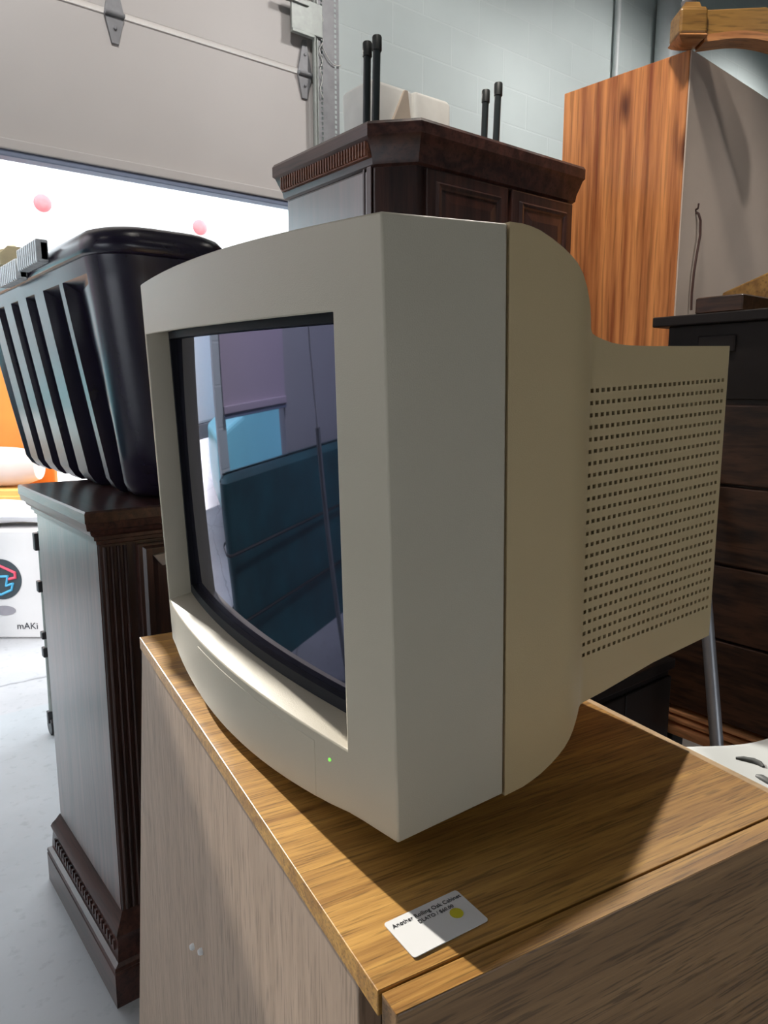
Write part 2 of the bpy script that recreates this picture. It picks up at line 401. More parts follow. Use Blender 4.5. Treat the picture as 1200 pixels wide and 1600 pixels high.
# perforated angle that carries the door track
t = thing('door_track', 'perforated steel door track rising beside the grey overhead door', 'track', loc=(2.102, YW, 0))
mb = MB()
x0, x1, zA, zB, yF = 0.0, .122, 0.02, 3.95, -.06
pitch, hw, hh = .0225, .0055, .0068
cx = (.022, .101); xs = [x0, cx[0] - hw, cx[0] + hw, cx[1] - hw, cx[1] + hw, x1]
zs = [zA]; k = 0; z = zA + .02
while z + hh < zB - .01: zs += [z - hh, z + hh]; z += pitch
zs.append(zB)
nx = len(xs); vs = [(x, yF, z) for z in zs for x in xs] ; fs = []
for j in range(len(zs) - 1):
    for i in range(nx - 1):
        if j % 2 == 1 and i in (1, 3): continue
        fs.append((j * nx + i, j * nx + i + 1, (j + 1) * nx + i + 1, (j + 1) * nx + i))
mb.add(vs, fs)
mb.build('perforated_web', M['galv'], t)
MB().box((-.006, yF - .004, zA), (0, -.004, zB)).build('flange', M['galv_light'], t)
MB().tube([(-.020, -.062, zA), (-.020, -.062, zB)], .010, 10).build('guide_rail', M['galv_light'], t)
mb = MB(); mb.box((-.15, -.075, 3.02), (.02, -.062, 3.16)).box((-.21, -.085, 3.13), (-.06, -.062, 3.15)).box((-.15, -.082, 3.005), (-.03, -.06, 3.02))
mb.build('roller_bracket', M['galv_light'], t, bevel=.002)
mb = MB(); pts = []
for k in range(40):
    u = k / 39; pts.append((.012 + .012 * sin(u * 26) * (1 - u * .5), -.07 - .004 * cos(u * 19), 3.12 - .36 * u))
mb.tube(pts, .0022, 6)
pts = [(.02 + .105 * u, -.07, 2.985 - .055 * u - .03 * sin(pi * u)) for u in [k / 12 for k in range(13)]]
mb.tube(pts, .0025, 6); tag(mb.build('pull_cable', M['paper'], t, smooth=60), 'thin white cable')

# pipes on the block wall
def wall_pipe(nm, lab, x, r):
    p = thing(nm, lab, 'pipe', loc=(x, YW - r - .01, 0))
    MB().tube([(0, 0, .02), (0, 0, ZC - .02)], r, 20).build('tube', M['pipe'], p, smooth=50)
    for z in (1.2, 3.0, 4.3):
        mb = MB(); mb.lathe((0, 0, z), [(r * 1.12, -.012), (r * 1.12, .012)], 20); mb.box((-r * 1.5, r * .4, z - .012), (r * 1.5, r + .009, z + .012))
        mb.build('bracket', M['pipe'], p, smooth=40)
wall_pipe('wall_conduit', 'thin pale conduit running up the painted block wall', 4.50, .02)
wall_pipe('wall_pipe', 'thick grey drain pipe up the wall behind the golden arched rail', 5.0, .08)

# ------------------------------------------------------------------ outside
t = thing('box_trailer', 'white box trailer with round red reflectors parked beyond the open door', 'trailer', loc=(1.5, 7.0, 0))
MB().box((-7.5, 0, .95), (7.5, 2.4, 3.38)).build('trailer_body', M['trailer'], t, bevel=.03)
MB().box((-7.5, -.02, .80), (7.5, 2.42, .95)).build('side_rail', M['galv'], t, bevel=.01)
for x, z in ((1.83 - 1.5, 2.965), (3.27 - 1.5, 2.955), (-1.2, 2.96), (-2.9, 2.96)):
    MB().lathe((x, 0, z), [(.072, 0), (.072, .012), (.055, .028), (.03, .036), (.004, .038)], 24, 'Y').build('reflector', M['reflector'], t, smooth=50)
for x in (-7.0, -6.0, 4.6, 5.7):
    mb = MB(); mb.lathe((x, .32, .5), [(.2, -.14), (.46, -.14), (.5, -.09), (.5, .09), (.46, .14), (.2, .14)], 28, 'Y'); mb.build('wheel', M['rubber'], t, smooth=40)
for x in (-5.3, 7): MB().box((x - .05, .3, 0.0), (x + .05, .4, .8)).build('landing_leg', M['galv'], t)

vn = thing('reflection_van', 'light blue van, unseen, added left of the trailer to colour the screen reflection', 'van', loc=(-2.9, 5.0, 0))  # unseen, added so the screen mirrors a cyan patch
mb = MB(); prof = [(-2.45, .32), (2.45, .32), (2.5, .55), (2.46, .95), (1.75, 1.08), (1.15, 1.78), (.95, 1.86), (-2.3, 1.90), (-2.42, 1.8), (-2.48, .6)]
mb.prism([(x, 0, z) for x, z in prof], (0, 1.75, 0)); mb.build('van_body', M['van_blue'], vn, bevel=.05, seg=3)
for y_ in (-.008, 1.75): MB().prism([(.30, y_, 1.12), (1.42, y_, 1.12), (1.02, y_, 1.68), (.30, y_, 1.70)], (0, .008, 0)).build('side_window', M['tube_black'], vn)
MB().prism([(1.70, .18, 1.16), (1.22, .18, 1.74), (1.235, .18, 1.75), (1.715, .18, 1.17)], (0, 1.39, 0)).build('windscreen', M['tube_black'], vn)
for x_ in (-1.6, 1.6):
    for y_ in (.10, 1.65):
        MB().lathe((x_, y_, .34), [(.16, -.1), (.31, -.11), (.34, -.07), (.34, .07), (.31, .11), (.16, .1)], 26, 'Y').build('wheel', M['rubber'], vn, smooth=40)
Rg = Vector((.7815, -.624, 0)); Bk = Vector((.624, .7815, 0)); Zu = Vector((0, 0, 1))
bx = thing('shipping_box', 'white box with round black logo on the floor beyond dark cabinet', 'box', mat=frame((.937, 4.288, 0), Rg, Bk, Zu))
mb = MB(); mb.loft([[(x, y, z) for x, y in rrect(-.62 + i, .06 - i, 0 + i, .42 - i, .03, 4)] for i, z in ((.012, 0), (0, .012), (0, .612), (.012, .624))])
mb.build('carton', M['box_white'], bx, smooth=40)
MB().lathe((-.188, -.0005, .345), [(.115, 0), (.115, .0025)], 40, 'Y').build('logo_disc', M['logo_dark'], bx)
def poly_line(pts, r, nm, mt): 
    mb = MB()
    for a, b2 in zip(pts, pts[1:]): mb.tube([(a[0], -.004, a[1]), (b2[0], -.004, b2[1])], r, 8)
    for a in pts: mb.lathe((a[0], -.004, a[1]), [(r * .98, -r * .4), (r * .98, r * .4)], 10, 'Y')
    return mb.build(nm, mt, bx)
lx, lz = -.188, .345
poly_line([(lx - .085, lz + .04), (lx - .005, lz + .08), (lx + .082, lz + .038), (lx + .082, lz + .01), (lx + .045, lz + .002)], .0075, 'logo_hook', M['logo_pink'])
poly_line([(lx - .01, lz + .015), (lx + .04, lz + .018), (lx + .028, lz - .036), (lx + .066, lz - .024), (lx + .056, lz - .06), (lx - .005, lz - .088), (lx - .08, lz - .05)], .0068, 'logo_bracket', M['logo_blue'])
mb = MB(); mb.loft([[(-.185 + .065 * cos(a), y, .165 + .028 * sin(a)) for a in [2 * pi * k / 32 for k in range(32)]] for y in (0, -.002)])
mb.build('logo_oval', M['logo_grey'], bx)
lettering('mAKi', .052, 'lettering', M['ink'], bx, Matrix.Translation((-.122, -.0015, .058)) @ Matrix.Rotation(pi / 2, 4, 'X'), .0006)

t = MB(); rings = []
for x in [(-.60 + .64 * k / 10) for k in range(11)]:
    rings.append([(x, .21 + .19 * cos(a), .634 + .058 + .058 * sin(a) * (1 + .12 * sin(x * 17))) for a in [2 * pi * k / 16 for k in range(16)]])
t.loft(rings)
o = t.build('folded_blanket', M['blanket'], smooth=50); o.matrix_world = frame((.937, 4.288, 0), Rg, Bk, Zu)
tag(o, 'white folded blanket lying on top of the white logo box', 'blanket')
cr = thing('plastic_crate', 'amber crate standing behind the white logo box', 'crate', mat=frame(Vector((.937, 4.288, 0)) + Bk * .65, Rg, Bk, Zu))
mb = MB(); mb.loft([[(x, y, z) for x, y in rrect(-1.35 + i, -.22 - i, i, .26 - i, .04, 4)] for i, z in ((.03, 0), (.02, .02), (0, .75), (.015, .76))])
mb.build('crate_body', M['amber'], cr, smooth=40)
for z in (.25, .5, .70): MB().loft([[(x, y, zz) for x, y in rrect(-1.365 + i, -.205 - i, -.015 + i, .275 - i, .045, 4)] for i, zz in ((.015, z - .02), (0, z - .015), (0, z + .015), (.015, z + .02))]).build('crate_rib', M['amber'], cr, smooth=40)
mb = MB(); rings = []
for k in range(13):
    x = -1.30 + 1.0 * k / 12; e = 1 - .35 * (abs(k - 6) / 6) ** 6
    rings.append([(x, .14 + .13 * e * cos(a), .762 + .13 + .13 * e * sin(a)) for a in [2 * pi * j / 18 for j in range(18)]])
mb.loft(rings); o = mb.build('rolled_pad', M['pink_pad'], smooth=50); o.matrix_world = cr.matrix_world.copy()
tag(o, 'pale pink rolled pad lying on the amber crate', 'pad')
op = thing('orange_barrier', 'bright orange board barrier at the left edge behind the black tote', 'barrier', mat=frame(Vector((.937, 4.288, 0)) + Bk * 1.0, Rg, Bk, Zu))
mb = MB(); mb.box((-1.95, 0, .35), (-.30, .05, 1.72)); mb.build('board', M['orange'], op, bevel=.012)
for x in (-1.7, -.55): MB().box((x - .05, -.05, 0), (x + .05, .3, .06)).box((x - .03, .05, .05), (x + .03, .10, 1.6)).build('stand', M['amber'], op, bevel=.006)

# dark stack in front of the second door (seen mirrored in the screen)
tp = thing('tarp_stack', 'low dark teal tarpaulin-covered stack in front of the lowered door', 'stack', loc=(-1.05, 2.98, 0))
mb = MB(); rings = []
for z, i in ((0, .0), (.05, .0), (.45, .02), (.78, .02), (.93, .03), (.96, .08)):
    rings.append([(x + .012 * sin(9 * y + 5 * x), y + .012 * sin(8 * x), z) for x, y in rrect(-1.05 + i, 1.05 - i, -.14 + i, .14 - i, .09, 8)])
mb.loft(rings); mb.build('tarpaulin', M['tarp'], tp, smooth=50)
mb = MB()
for z in (.3, .62): mb.tube([(x, y, z) for x, y in rrect(-1.056, 1.056, -.146, .146, .09, 8)] + [(1.056 - .09, -.146, z)], .008, 6)
mb.build('rope', M['rubber'], tp)

# ------------------------------------------------------------------ rolling rack by the dark cabinet
rk = thing('rolling_rack', 'slim pale rolling rack post with black clips on one castor, beside dark cabinet', 'rack', loc=(.688, 3.02, 0))
MB().tube([(-.005, 0, .09), (.004, 0, .84)], .011, 12).tube([(-.005, 0, .11), (.5, 0, .11)], .011, 12).tube([(.5, 0, .09), (.5, 0, .84)], .011, 12).tube([(.004, 0, .83), (.5, 0, .83)], .011, 12).build('tube_frame', M['galv_light'], rk, smooth=40)
for z, h in ((.80, .07), (.62, .045), (.42, .03), (.35, .04)):
    MB().box((-.022, -.016, z - h / 2), (.016, .016, z + h / 2)).build('clip', M['castor'], rk, bevel=.004)
for x in (-.005, .5):
    c = MB().box((x - .018, -.012, .05), (x + .018, .012, .10)).build('castor_fork', M['castor'], rk, bevel=.003)
    MB().lathe((x - .013, 0, .036), [(.012, 0), (.034, 0), (.036, .004), (.036, .022), (.034, .026), (.012, .026)], 20, 'X').build('castor_wheel', M['castor'], c, smooth=40)

# ------------------------------------------------------------------ dark pedestal cabinet, left
dc = thing('dark_cabinet', 'tall dark mahogany cabinet with moulded plinth carrying the black tote', 'cabinet', loc=(.464, 1.54, 0))
bx0, bx1, by0, by1 = 0, .54, 0, .5
P0 = rect(bx0, bx1, by0, by1)
mb = MB(); mb.box((bx0, by0, .10), (bx1, by1, 1.09)); mb.build('carcass', M['mahogany'], dc, bevel=.003)
tag(MB().box((-.0015, .006, .20), (.002, .497, 1.065)).build('side_panel', M['mahogany_side_lit'], dc), 'glossy side panel, side light painted into its colour')
mb = MB(); stack(mb, P0, [(.036, 0), (.036, .082), (.033, .086), (.036, .09), (.034, .098), (.024, .102), (.023, .118), (.020, .150), (.022, .158), (.024, .166), (.020, .176), (.012, .188), (.003, .205), (.001, .207)])
mb.build('plinth', M['mahogany_x'], dc, smooth=28)
mb = MB()
for k in range(24):
    y = -.005 + k * .021; mb.box((-.0265, y, .124), (-.021, y + .008, .147))
mb.build('plinth_carving', M['mahogany_x'], dc)
mb = MB(); stack(mb, P0, [(.001, 1.060), (.006, 1.063), (.006, 1.070), (.012, 1.073), (.012, 1.080), (.02, 1.086), (.022, 1.094), (.03, 1.098), (.032, 1.112), (.034, 1.114), (.034, 1.134), (.031, 1.138)])
mb.build('cornice', M['mahogany_x'], dc, smooth=28)
for k in range(4):
    x = .012 + k * .014
    MB().tube([(x, -.001, .21), (x, -.001, 1.055)], .0045, 8).build('reed', M['mahogany'], dc, smooth=40)
dd = MB().box((.075, -.018, .235), (.53, 0, 1.056)).build('door', M['mahogany'], dc, bevel=.004)
mb = MB(); mb.loft([[(x, y, z) for x, z in ((.085 + i, .25 + i), (.52 - i, .25 + i), (.52 - i, 1.05 - i), (.085 + i, 1.05 - i))] for y, i in ((-.017, 0), (-.025, .006), (-.025, .02), (-.02, .032))])
mb.build('door_moulding', M['mahogany'], dd, bevel=.001)
mb = MB(); mb.prism([(.104, -.026, 1.030), (.150, -.026, 1.034), (.150, -.026, 1.010), (.122, -.026, 1.006)], (0, -.01, 0)); mb.tube([(.14, -.03, 1.015), (.14, -.05, 1.01), (.16, -.05, 1.0)], .005, 8)
tag(mb.build('handle', M['chrome'], dd), 'brushed metal handle')

# ------------------------------------------------------------------ black tote on it
bt = thing('storage_tote', 'large black ribbed plastic tote on top of the dark mahogany cabinet', 'tote', loc=(.56, 1.60, 1.139))
def tote_ring(z, u, ribs):
    """plan outline at height z; u flares the walls outwards"""
    x0, x1, y0, y1, r = -u, .18 + u * .4, -.04 - u, 1.0 + u * .4, .09
    out = []
    for cx_, cy_, a0 in ((x1 - r, y0 + r, -pi / 2), (x1 - r, y1 - r, 0)):
        for k in range(9):
            a = a0 + pi / 2 * k / 8; out.append((cx_ + r * cos(a), cy_ + r * sin(a), z))
    for k in range(9):
        a = pi / 2 + pi / 2 * k / 8; out.append((x0 + .04 + .04 * cos(a), y1 - .04 + .04 * sin(a), z))
    for c, hw in ((.855, .042), (.690, .042), (.525, .042), (.355, .040), (.165, .014)):
        out += [(x0 + (0 if d else .034 * ribs), y, z) for y, d in ((c + hw + .006, 0), (c + hw, 1), (c - hw, 1), (c - hw - .006, 0))]
    for k in range(9):
        a = pi + pi / 2 * k / 8; out.append((x0 + r + r * cos(a), y0 + r + r * sin(a), z))
    return out
mb = MB()
mb.loft([tote_ring(z, u, r) for z, u, r in ((0, -.035, 1), (.012, -.018, 1), (.035, -.004, 1), (.20, .026, 1), (.36, .054, 1), (.455, .070, 1), (.475, .073, 0), (.495, .079, 0), (.515, .082, 0))], cap=True)
mb.build('tub', M['bin_black'], bt, smooth=28)
mb = MB(); mb.loft([tote_ring(z, u, 0) for z, u in ((.505, .083), (.510, .091), (.524, .093), (.542, .087), (.556, .072), (.565, .05), (.568, .0))])
mb.build('lid', M['bin_black'], bt, smooth=60)
mb = MB()
for y0_, y1_, zz in ((.17, .35, .545), (.365, .56, .530)):
    n = 10
    for k in range(n):
        ya = y0_ + (y1_ - y0_) * k / n; mb.box((-.118, ya, zz - .027), (-.092, ya + (y1_ - y0_) / n * .72, zz + .022))
    mb.box((-.110, y0_, zz - .023), (-.092, y1_, zz + .018))
tag(mb.build('latch', M['strap_clear'], bt, bevel=.003), 'translucent grey ribbed latch')

mb = MB(); rnd = random.Random(3); nn = 14
g = [[(-.12 + .26 * i / nn, -.1 + .22 * j / nn, .022 + .025 * rnd.random() + .03 * sin(i * .8) * cos(j * .7) * .6) for i in range(nn + 1)] for j in range(nn + 1)]
vs = [p for row in g for p in row]; fs = [(j * (nn + 1) + i, j * (nn + 1) + i + 1, (j + 1) * (nn + 1) + i + 1, (j + 1) * (nn + 1) + i) for j in range(nn) for i in range(nn)]
low = [(p[0], p[1], 0) for p in vs]; k0 = len(vs)
b_ = [i for i in range(nn)] + [i * (nn + 1) + nn for i in range(nn)] + [(nn) * (nn + 1) + nn - i for i in range(nn)] + [(nn - i) * (nn + 1) for i in range(nn)]
fs2 = [(a, b2, b2 + k0, a + k0) for a, b2 in zip(b_, b_[1:] + b_[:1])] + [tuple(reversed([i + k0 for i in f])) for f in fs]
mb.add(vs + low, fs + fs2); o = mb.build('crumpled_paper', M['cream_yellow'], smooth=30); o.location = (.58, 2.30, 1.7085)
tag(o, 'crumpled cream paper lying on the far end of the black tote', 'paper')

# ------------------------------------------------------------------ tall dark armoire behind
AR = [(1.137, 1.463), (1.205, 1.385), (1.79, 1.385), (1.80, 1.40), (1.80, 1.86), (1.137, 1.86)]
ar = thing('armoire', 'tall dark mahogany corner armoire with moulded cornice behind the computer monitor', 'armoire', loc=(1.137, 1.463, 0))
Pz = [(x - 1.137, y - 1.463) for x, y in AR]
mb = MB(); stack(mb, Pz, [(0, .05), (0, 1.94)]); mb.build('carcass', M['mahogany'], ar, bevel=.003)
tag(MB().box((-.0025, .006, .14), (.001, .392, 1.90)).build('side_panel', M['mahogany_gloss'], ar), 'glossy side panel')
mb = MB(); stack(mb, Pz, [(.03, 0), (.03, .09), (.02, .11), (.001, .13)]); mb.build('plinth', M['mahogany'], ar, smooth=28)
mb = MB(); stack(mb, Pz, [(.001, 1.905), (.008, 1.91), (.010, 1.925), (.018, 1.945), (.024, 1.962), (.030, 1.968), (.030, 1.993), (.026, 2.0)]); mb.build('cornice', M['mahogany_x'], ar, smooth=28)
mb = MB(); mb.box((-.022, -.002, 1.925), (-.006, .395, 1.962))
for k in range(34):
    y = .002 + k * .0116; mb.box((-.027, y, 1.928), (-.016, y + .006, 1.960))
tag(mb.build('dentil_strip', M['mahogany_lit'], ar, bevel=.001), 'ribbed red-brown dentil moulding')
mb = MB(); mb.box((-.006, .006, .15), (0.003, .024, 1.915)).box((-.0045, .034, .15), (0.003, .042, 1.915)); mb.build('side_stile', M['mahogany'], ar, bevel=.001)
for x0_, x1_ in ((.10, .36), (.40, .63)):
    d = MB().box((x0_ - .012, -.09, .2), (x1_ + .012, -.076, 1.90)).build('door', M['mahogany'], ar, bevel=.003)
    mb = MB(); mb.loft([[(x, y, z) for x, z in ((x0_ + .015 + i, .3 + i), (x1_ - .015 - i, .3 + i), (x1_ - .015 - i, 1.875 - i), (x0_ + .015 + i, 1.875 - i))] for y, i in ((-.0895, 0), (-.098, .006), (-.096, .014), (-.092, .018), (-.097, .045))])
    mb.build('raised_panel', M['mahogany'], d, bevel=.001)
    MB().lathe(((x1_ - .01 if x0_ < .2 else x0_ + .01), -.09, 1.0), [(.004, 0), (.004, .012), (.012, .016), (.01, .026), (.002, .028)], 14, 'Y').build('knob', M['chrome'], d, smooth=40)

# things on the armoire
ft = thing('folding_table', 'upturned folding table with four black legs on the dark armoire', 'table', loc=(1.45, 1.59, 2.0005))
MB().box((-.27, -.09, 0), (.27, .09, .022)).build('table_top', M['black_tube'], ft, bevel=.006)
for lx_, ly_, hz, dx in ((-.227, .012, .248, .004), (-.224, -.024, .251, .006), (.226, .033, .248, .006), (.221, -.021, .250, .007)):
    l = MB().tube([(lx_ - dx, ly_, .02), (lx_, ly_, hz)], .0098, 14).build('leg', M['black_tube'], ft, smooth=40)
    MB().tube([(lx_ - .0005, ly_, hz - .036), (lx_ - .0003, ly_, hz - .034), (lx_, ly_, hz - .003), (lx_, ly_, hz)], [.0105, .0122, .0122, .0105], 14).build('rubber_foot', M['rubber'], l, smooth=40)
pk = thing('paper_parcel', 'crumpled white paper parcel with tan fold on the dark armoire', 'parcel', loc=(1.475, 1.745, 2.0005))
def lump(x0_, x1_, y0_, y1_, z1_, tilt, seed):
    r_ = random.Random(seed); mb = MB(); rings = []
    for z, i in ((0, .004), (.01, 0), (z1_ * .5, .002), (z1_ - .012, .001), (z1_ - .003, .006), (z1_, .016)):
        rings.append([(x + r_.uniform(-.002, .002) + tilt * z, y + r_.uniform(-.002, .002), z) for x, y in rrect(x0_ + i, x1_ - i, y0_ + i, y1_ - i, .015, 4)])
    return mb.loft(rings)
lump(-.162, -.005, -.04, .10, .222, 0, 1).build('wrap', M['paper'], pk, smooth=50)
lump(-.012, .135, -.05, .09, .222, 0, 2).build('wrap', M['paper'], pk, smooth=50)
mb = MB(); mb.prism([(-.15, -.052, .0), (-.01, -.056, .0), (-.015, -.046, .10), (-.032, -.044, .216), (-.045, -.044, .214)], (0, .012, 0)); tag(mb.build('flap', M['paper_tan'], pk, bevel=.002), 'tan triangular flap')

# ------------------------------------------------------------------ orange wood wardrobe, right
wr = thing('wood_wardrobe', 'tall orange striped wood wardrobe showing its side and grey back panel', 'wardrobe', loc=(1.985, 1.165, 0))
Wd = Vector((.9985, .055, 0)); Wn = Vector((-.055, .9985, 0))
wr.matrix_world = frame((1.985, 1.165, 0), Wd, Wn, Zu)
TW = 2.288
MB().box((0.0, 0, .02), (.022, .40, TW)).build('side_panel', M['koa'], wr, bevel=.002)
MB().box((.80, 0, .02), (.822, .40, TW)).build('side_panel', M['koa'], wr, bevel=.002)
MB().box((.022, .004, TW - .022), (.80, .40, TW)).build('top_panel', M['koa'], wr, bevel=.002)
bp_ = MB().box((.004, -.004, .03), (.818, .0035, TW - .0006)).build('back_panel', M['hardboard'], wr)
MB().box((.022, .03, .0), (.80, .40, .08)).build('plinth', M['koa'], wr)
MB().box((.024, .385, .085), (.41, .405, 2.26)).build('door', M['koa'], wr, bevel=.003); MB().box((.415, .385, .085), (.798, .405, 2.26)).build('door', M['koa'], wr, bevel=.003)
mb = MB(); mb.tube([(.085, -.002, 1.885), (.088, -.012, 1.878), (.094, -.016, 1.86), (.098, -.016, 1.82), (.088, -.015, 1.77), (.080, -.014, 1.72), (.077, -.013, 1.66), (.080, -.013, 1.61)], .0035, 8)
mb.tube([(.085, .004, 1.885), (.081, -.012, 1.892), (.084, -.012, 1.905)], .003, 6)
tag(mb.build('hanging_wire', M['wire'], bp_, smooth=60), 'thin brown wire end')

# black cabinet added to fill a gap that is only dark
lc = thing('shade_filler_cabinet', 'added black filler darkening the gap between wardrobe and oak cabinet', 'cabinet', loc=(1.155, .85, 0))
MB().box((.01, .01, .05), (.39, .30, .735)).build('carcass', M['black_lacquer'], lc, bevel=.004)
MB().box((0, 0, .735), (.40, .31, .76)).build('top', M['black_lacquer'], lc, bevel=.004)
MB().box((.03, .03, 0), (.37, .28, .05)).build('plinth', M['black_lacquer'], lc)
for k in (0, 1):
    d = MB().box((.014 + .188 * k, .0, .07), (.198 + .188 * k, .012, .72)).build('door', M['black_lacquer'], lc, bevel=.003)
    MB().lathe((.18 + .04 * k, .0, .5), [(.004, 0), (.004, .01), (.01, .014), (.009, .022), (.002, .024)], 14, 'Y').build('knob', M['chrome'], d, smooth=40)

# golden arched rail resting on the wardrobe
ar2 = thing('arched_headboard_rail', 'golden oak arched rail with square post on top of the striped wardrobe', 'rail', mat=frame((1.99, 1.16, TW + .0005), Rg, Bk, Zu))
def arch_pts(x0_, x1_, zb, rise, n=18): return [(x0_ + (x1_ - x0_) * k / n, zb + rise * (1 - (2 * k / n - 1) ** 2)) for k in range(n + 1)]
mb = MB(); mb.box((-.055, -.045, .020), (.018, .03, .082)); mb.build('post', M['golden_oak'], ar2, bevel=.006)
mb = MB(); stack(mb, rect(-.055, .018, -.045, .03), [(-.02, 0), (-.006, .008), (.002, .016), (-.004, .022)]); tag(mb.build('post_foot', M['golden_red'], ar2, smooth=40), 'reddish turned foot')
mb = MB(); stack(mb, rect(-.045, .008, -.035, .02), [(.006, .080), (.004, .086), (-.004, .090), (-.008, .103)]); mb.build('post_cap', M['golden_oak'], ar2, smooth=40)
MB().lathe((-.022, -.008, .102), [(.016, 0), (.02, .008), (.014, .018), (.018, .028), (.004, .036)], 16).build('finial', M['galv'], ar2, smooth=40)
lower = [(.016 + .44 * k / 16, -.004 + .012 * sin(pi * min(1, k / 10)) - .115 * max(0, (k / 16 - .18)) ** 1.6) for k in range(17)]
upper = [(.456, .0), (.42, .035), (.33, .055), (.21, .062), (.19, .066), (.178, .078), (.016, .071)]
mb = MB(); mb.prism([(x, -.03, z + .012) for x, z in lower] + [(x, -.03, z + .012) for x, z in upper], (0, .05, 0)); mb.build('arch', M['golden_oak'], ar2, bevel=.003)
mb = MB()
for (xa, za), (xb, zb) in zip(lower, lower[1:]):
    mb.prism([(xa, -.036, za + .006), (xb, -.036, zb + .006), (xb, -.036, zb + .024), (xa, -.036, za + .024)], (0, .06, 0))
tag(mb.build('arch_moulding', M['golden_red'], ar2), 'reddish arch moulding')

# ------------------------------------------------------------------ dark chest of drawers, right edge
dr = thing('chest_of_drawers', 'tall dark walnut chest of drawers behind the right side of the monitor', 'chest', loc=(1.6, .95, 0))
L_ = .80
MB().box((.018, -L_, .62), (.50, 0, 1.525)).build('carcass', M['walnut'], dr, bevel=.003)
MB().box((-.012, -L_ - .02, 1.525), (.52, .034, 1.548)).build('top', M['black_lacquer'], dr, bevel=.003)
MB().box((.004, -L_, 1.36), (.018, 0, 1.525)).build('frieze', M['black_lacquer'], dr, bevel=.002)
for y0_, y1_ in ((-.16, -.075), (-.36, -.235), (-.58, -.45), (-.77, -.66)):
    MB().box((-.002, y0_, 1.462), (.006, y1_, 1.500)).build('frieze_panel', M['walnut_lit'] if y0_ < -.2 else M['black_lacquer'], dr, bevel=.003)  # brighter panels carry a reflection in their colour
zz = [.62, .815, .99, 1.171, 1.351]
for a, b2 in zip(zz, zz[1:]):
    d = MB().box((0, -L_ + .01, a + .003), (.02, -.045, b2 - .003)).build('drawer', M['walnut'], dr, bevel=.003)
    for yy in (-.40,):
        MB().lathe((0, yy, (a + b2) / 2), [(.006, .0), (.006, -.012), (.016, -.018), (.012, -.028), (.002, -.03)], 14, 'X').build('knob', M['black_lacquer'], d, smooth=40)
MB().box((.0, -.043, .62), (.02, 0, 1.36)).build('corner_stile', M['black_lacquer'], dr, bevel=.003)
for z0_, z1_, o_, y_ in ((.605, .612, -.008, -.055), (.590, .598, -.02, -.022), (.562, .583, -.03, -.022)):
    tag(MB().box((o_, -L_, z0_), (.05, y_, z1_)).build('base_rail', M['walnut_lit'], dr, bevel=.002), 'base rail, lightened as if sunlit')
MB().box((.03, -L_ + .01, .55), (.49, -.01, .62)).build('base_frame', M['black_lacquer'], dr)
for x_, y_ in ((.05, -.04), (.05, -L_ + .04), (.45, -.04), (.45, -L_ + .04)):
    MB().loft([[(x_ + s * a, y_ + s * b2, z) for a, b2 in ((-1, -1), (1, -1), (1, 1), (-1, 1))] for z, s in ((0, .018), (.56, .028))]).build('leg', M['black_lacquer'], dr, bevel=.003)
o = MB(); o.loft([[(x, y, z) for x, y in rrect(i, .25 - i, -.107 + i, -i, .004, 3)] for i, z in ((.003, 0), (0, .003), (0, .033), (.003, .036))])
o = o.build('wooden_board', M['walnut'], smooth=40); o.location = (1.603, .889, 1.5485)
tag(o, 'thick dark board lying flat on the walnut chest of drawers', 'board')
gp = MB(); gp.prism([(1.88, .975, 1.5485), (1.88, .30, 1.5485), (1.88, .30, 1.615), (1.88, .42, 1.665), (1.88, .60, 1.70), (1.88, .72, 1.695), (1.88, .86, 1.664), (1.88, .972, 1.626)], (.03, 0, 0))
gp = gp.build('headboard_panel', M['golden_oak'], bevel=.004)
tag(gp, 'golden oak arched panel standing on the walnut chest behind the dark board', 'panel')

# ------------------------------------------------------------------ oak cabinet the monitor stands on
TZ = .9913
eA = Vector((.1664, .9861, 0)); eB = Vector((.9863, -.165, 0))
cb = thing('oak_cabinet', 'light oak cabinet with hinged front, standing under the computer monitor', 'cabinet', mat=frame((0, 0, 0), eB, eA, Zu))
bL, bR, aN, aS, aF = .2002, .659, .3471, .3693, 1.1661
tr = thing  # (readability only)
MB().box((bL, aS, TZ - .019), (bR - .010, aF, TZ)).build('top', M['oak_top'], cb, bevel=.0008)
tag(MB().box((bR - .010, aS + .02, TZ - .019), (bR, aF - .002, TZ - .0006)).build('back_edge_sunlit', M['sunlit_edge'], cb, bevel=.0015), 'back edge strip painted as sunlit oak')
mb = MB(); mb.prism([(bL + .002, .402, .02), (bL + .002, 1.452, .02), (bL + .002, aF - .004, TZ - .019), (bL + .002, .402, TZ - .019)], (.019, 0, 0))
sp_ = mb.build('side_panel', M['oak_side'], cb, bevel=.001)
mb = MB(); mb.prism([(bR - .021, .402, .02), (bR - .021, 1.452, .02), (bR - .021, aF - .004, TZ - .019), (bR - .021, .402, TZ - .019)], (.019, 0, 0))
mb.build('side_panel', M['oak_side'], cb, bevel=.001)
mb = MB(); mb.prism([(bL + .021, 1.43, .02), (bL + .021, aF - .03, TZ - .02), (bL + .021, aF - .01, TZ - .02), (bL + .021, 1.45, .02)], (bR - bL - .043, 0, 0)); mb.build('back_panel', M['oak_side'], cb)
MB().box((bL + .021, .402, .06), (bR - .021, 1.41, .08)).build('bottom_panel', M['oak_side'], cb)
MB().box((bL + .021, .43, .08), (bR - .021, .44, TZ - .02)).build('gap_shade_sheet', M['gap'], cb)  # dark sheet added behind the gap, painted as its shade
fd = MB().box((bL + .0015, aN, .10), (bR, aS - .0022, TZ)).build('front_door', M['oak_front'], cb, bevel=.0012)
